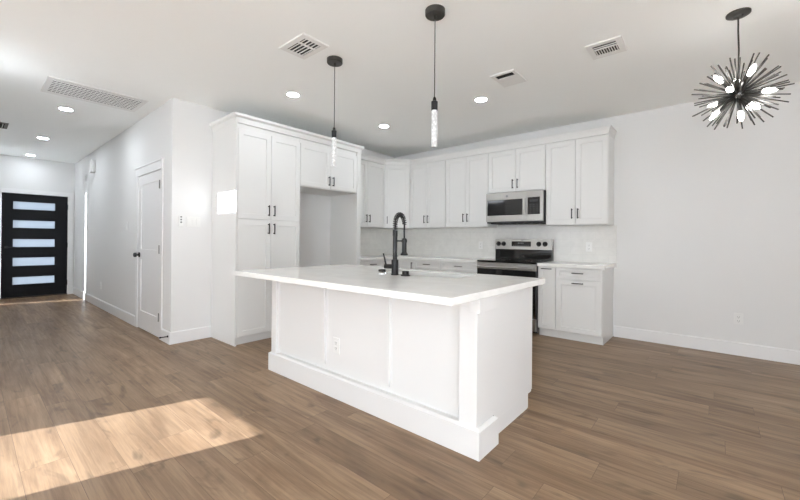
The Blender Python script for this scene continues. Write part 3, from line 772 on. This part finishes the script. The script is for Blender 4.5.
def slats(t, rows):
    """rows: x0 x1 y0 y1, direction the slats run, how many, slat width, depth"""
    for x0, x1, y0, y1, ax, n, wd in rows:
        for i in range(n):
            bm = bmesh.new()
            if ax == 'x':
                q = y0+(y1-y0)*(i+.5)/n; box(bm, x0, x1, q-wd/2, q+wd/2, -.011, -.006)
            else:
                q = x0+(x1-x0)*(i+.5)/n; box(bm, q-wd/2, q+wd/2, y0, y1, -.011, -.006)
            finish('slat', bm, VENTW, t)
t, ix, iy = vent('white ceiling vent beside the canopy of the far pendant', -2.70, -2.36, 1.635, 1.885, .048)
finish('divider', boxes((ix*.30-.008, ix*.30+.008, -iy, iy, -.011, -.003)), VENTW, t)
slats(t, [(ix*.30+.008, ix, -iy, iy, 'x', 5, .007), (-ix, ix*.30-.008, -iy, iy, 'x', 5, .007)])
t, ix, iy = vent('white ceiling vent between the near pendant and the wall cabinets', -1.625, -1.385, 3.20, 3.52, .035)
slats(t, [(-ix, ix, -iy*.45, iy*.35, 'x', 6, .017), (-ix, ix, iy*.35, iy, 'x', 1, .075)])
t, ix, iy = vent('white ceiling vent nearest the starburst chandelier', -.80, -.545, 3.19, 3.47, .045)
finish('divider', boxes((-ix, ix, -iy*.28-.006, -iy*.28+.006, -.011, -.003)), VENTW, t)
slats(t, [(-ix, ix, -iy, -iy*.28-.006, 'x', 1, .006), (-ix, ix, -iy*.28+.006, iy*.75, 'y', 9, .006), (-ix, ix, iy*.75, iy, 'x', 1, .02)])
t, ix, iy = vent('long white return grille on the hall ceiling', -5.44, -4.875, .50, 1.335, .045)
t['group'] = 'return grilles'
slats(t, [(-ix, ix, -iy, iy, 'y', 8, .026)])
for i in range(23):
    y = -iy+2*iy*(i+1)/24
    finish('cross_bar', boxes((-ix, ix, y-.003, y+.003, -.0095, -.005)), VENTW, t)
t, ix, iy = vent('small grey vent on the hall ceiling, cut by the left picture edge', -7.72, -7.34, .12, .37)
for ch in t.children:
    if ch.name.startswith('frame'): ch.data.materials[0] = mat('grey_vent_metal', (110, 106, 100), .6)
slats(t, [(-ix, ix, -iy, iy, 'x', 5, .006)])

def downlight(label, x, y, group):
    t = thing('recessed_light', label, 'ceiling light', (x, y, C), 0, group)
    bm = bmesh.new(); lathe_pts = [(.078, 0), (.078, -.003), (.062, -.006), (.060, -.002)]
    ring(bm, [[(r*math.cos(2*PI*i/32), r*math.sin(2*PI*i/32), z) for i in range(32)] for r, z in lathe_pts], False, False); finish('trim_ring', bm, VENTW, t, smooth=40)
    bm = bmesh.new(); ring(bm, [[(.0605*math.cos(2*PI*i/32), .0605*math.sin(2*PI*i/32), z) for i in range(32)] for z in (-.001, -.0035)]); finish('lens', bm, LAMPM, t)
    return t
GK, GH = 'recessed lights over the kitchen', 'recessed lights in the hall'
first = downlight('round recessed light between the ceiling vent and the pantry crown', -3.451, 2.269, GK)
for l, x, y in (('round recessed light deepest in the kitchen, near the room corner', -3.438, 3.69), ('round recessed light between the near pendant and the square vent', -1.966, 3.671)):
    dup(first, (x, y, C), l)
hall_lens = [c_ for c_ in first.children if c_.name.startswith('lens')][0].data.copy(); hall_lens.materials[0] = LAMPH
door_lens = hall_lens.copy(); door_lens.materials[0] = emit('entry_lamp_glow', (240, 247, 255), 45)
for l, x, y in (('round recessed hall light nearest the long return grille', -5.969, .773), ('middle round recessed hall light', -7.987, .769), ('round recessed hall light nearest the front door', -9.818, .778)):
    q = dup(first, (x, y, C), l); q['group'] = GH
    for ch in q.children:
        if ch.name.startswith('lens'): ch.data = hall_lens if x > -9 else door_lens
for x, y in ((-3.0, -.6), (-3.0, -2.6), (-.6, -.6), (-.6, -2.6), (1.5, -.6), (1.5, -2.6)):  # unseen lights, added behind the viewer to fill the room
    q = dup(first, (x, y, C), 'round fill light added over the living area behind the viewer'); q['group'] = 'fill lights added over the living area'

def pendant(label, x, y):
    t = thing('pendant_light', label, 'pendant light', (x, y, C), 0, 'slim pendant lights over the island')
    bm = bmesh.new(); lathe(bm, [(.067, 0), (.067, -.032), (.063, -.037), (.012, -.037), (.010, -.06)], 32); finish('canopy', bm, BRONZE, t, smooth=35)
    bm = bmesh.new(); tube(bm, [(0, 0, -.055), (0, 0, -.60)], .0032, 8); finish('cord', bm, BRONZE, t)
    bm = bmesh.new(); lathe(bm, [(.007, -.588), (.012, -.60), (.012, -.612), (.022, -.618), (.022, -.678)], 20); finish('socket_cap', bm, BLACK, t, smooth=35)
    bm = bmesh.new(); lathe(bm, [(.0195, -.6782), (.0195, -.92), (.017, -.923)], 20); finish('crystal_rod', bm, CRYSTAL, t, smooth=40)
    return t
pn = pendant('slim pendant light farther from the viewer, in front of the fridge cabinet', -2.500, 2.055)
dup(pn, (-1.446, 2.050, C), 'slim pendant light nearer the viewer, hanging larger and higher in view')

# starburst chandelier
CH = Vector((.112, 3.39, C)); CZ = -.552
t = thing('starburst_chandelier', 'dark metal starburst chandelier with glowing bulbs', 'chandelier', CH)
bm = bmesh.new(); lathe(bm, [(.065, 0), (.065, -.012), (.052, -.020), (.03, -.022), (.026, -.03), (.008, -.034)], 32); finish('canopy', bm, BRONZE, t, smooth=35)
bm = bmesh.new(); tube(bm, [(0, 0, -.03), (.0, .0, -.12), (.004, 0, -.25), (.003, 0, -.38), (0, 0, CZ+.04)], .005, 8); finish('cord', bm, BRONZE, t, smooth=60)
bm = bmesh.new(); bmesh.ops.create_uvsphere(bm, u_segments=20, v_segments=12, radius=.045, matrix=Matrix.Translation((0, 0, CZ))); finish('hub', bm, BRONZE, t, smooth=60)
bd = [Vector(v) for v in ((-.626, -.326, .708), (-.278, -.96, -.012), (-.024, .625, .78), (.394, -.578, .715), (.925, -.339, -.168), (.504, -.472, -.723), (.094, -.185, -.978), (-.724, .175, -.668), (-.792, .606, -.074), (.35, .8, -.35))]
bm = bmesh.new(); lathe(bm, [(.0045, .03), (.0042, .252)], 6)
bmesh.ops.recalc_face_normals(bm, faces=bm.faces); rme = bpy.data.meshes.new('rod'); bm.to_mesh(rme); bm.free(); rme.materials.append(BRONZE)
N = 106; cnt = 0
for i in range(N):
    z = 1-2*(i+.5)/N; a = i*PI*(3-math.sqrt(5)); r = math.sqrt(1-z*z)
    d = Vector((r*math.cos(a), r*math.sin(a), z)) + Vector([random.uniform(-.09, .09) for _ in range(3)])
    d.normalize()
    if d.z > .965 or any(d.angle(b) < .08 for b in bd) or cnt >= 99: continue
    cnt += 1
    o = bpy.data.objects.new('rod', rme); COL.objects.link(o); o.parent = t; o.location = (0, 0, CZ)
    o.rotation_euler = Vector((0, 0, 1)).rotation_difference(d).to_euler(); o.scale = (1, 1, random.uniform(.92, 1.05))
bm = bmesh.new(); lathe(bm, [(.011, .03), (.011, .10), (.0115, .125)], 12); smesh = finish('bulb_socket', bm, BRONZE, t, smooth=40)
bm = bmesh.new(); lathe(bm, [(.009, .126), (.014, .137), (.0175, .152), (.017, .165), (.011, .184), (.004, .197), (.001, .20)], 16); bmesh_ = finish('bulb', bm, BULBM, smesh, smooth=60)
for i, d in enumerate(bd):
    if i == 0: s = smesh
    else:
        s = smesh.copy(); COL.objects.link(s); s.parent = t
        b = bmesh_.copy(); COL.objects.link(b); b.parent = s
    s.location = (0, 0, CZ); s.rotation_euler = Vector((0, 0, 1)).rotation_difference(d.normalized()).to_euler()
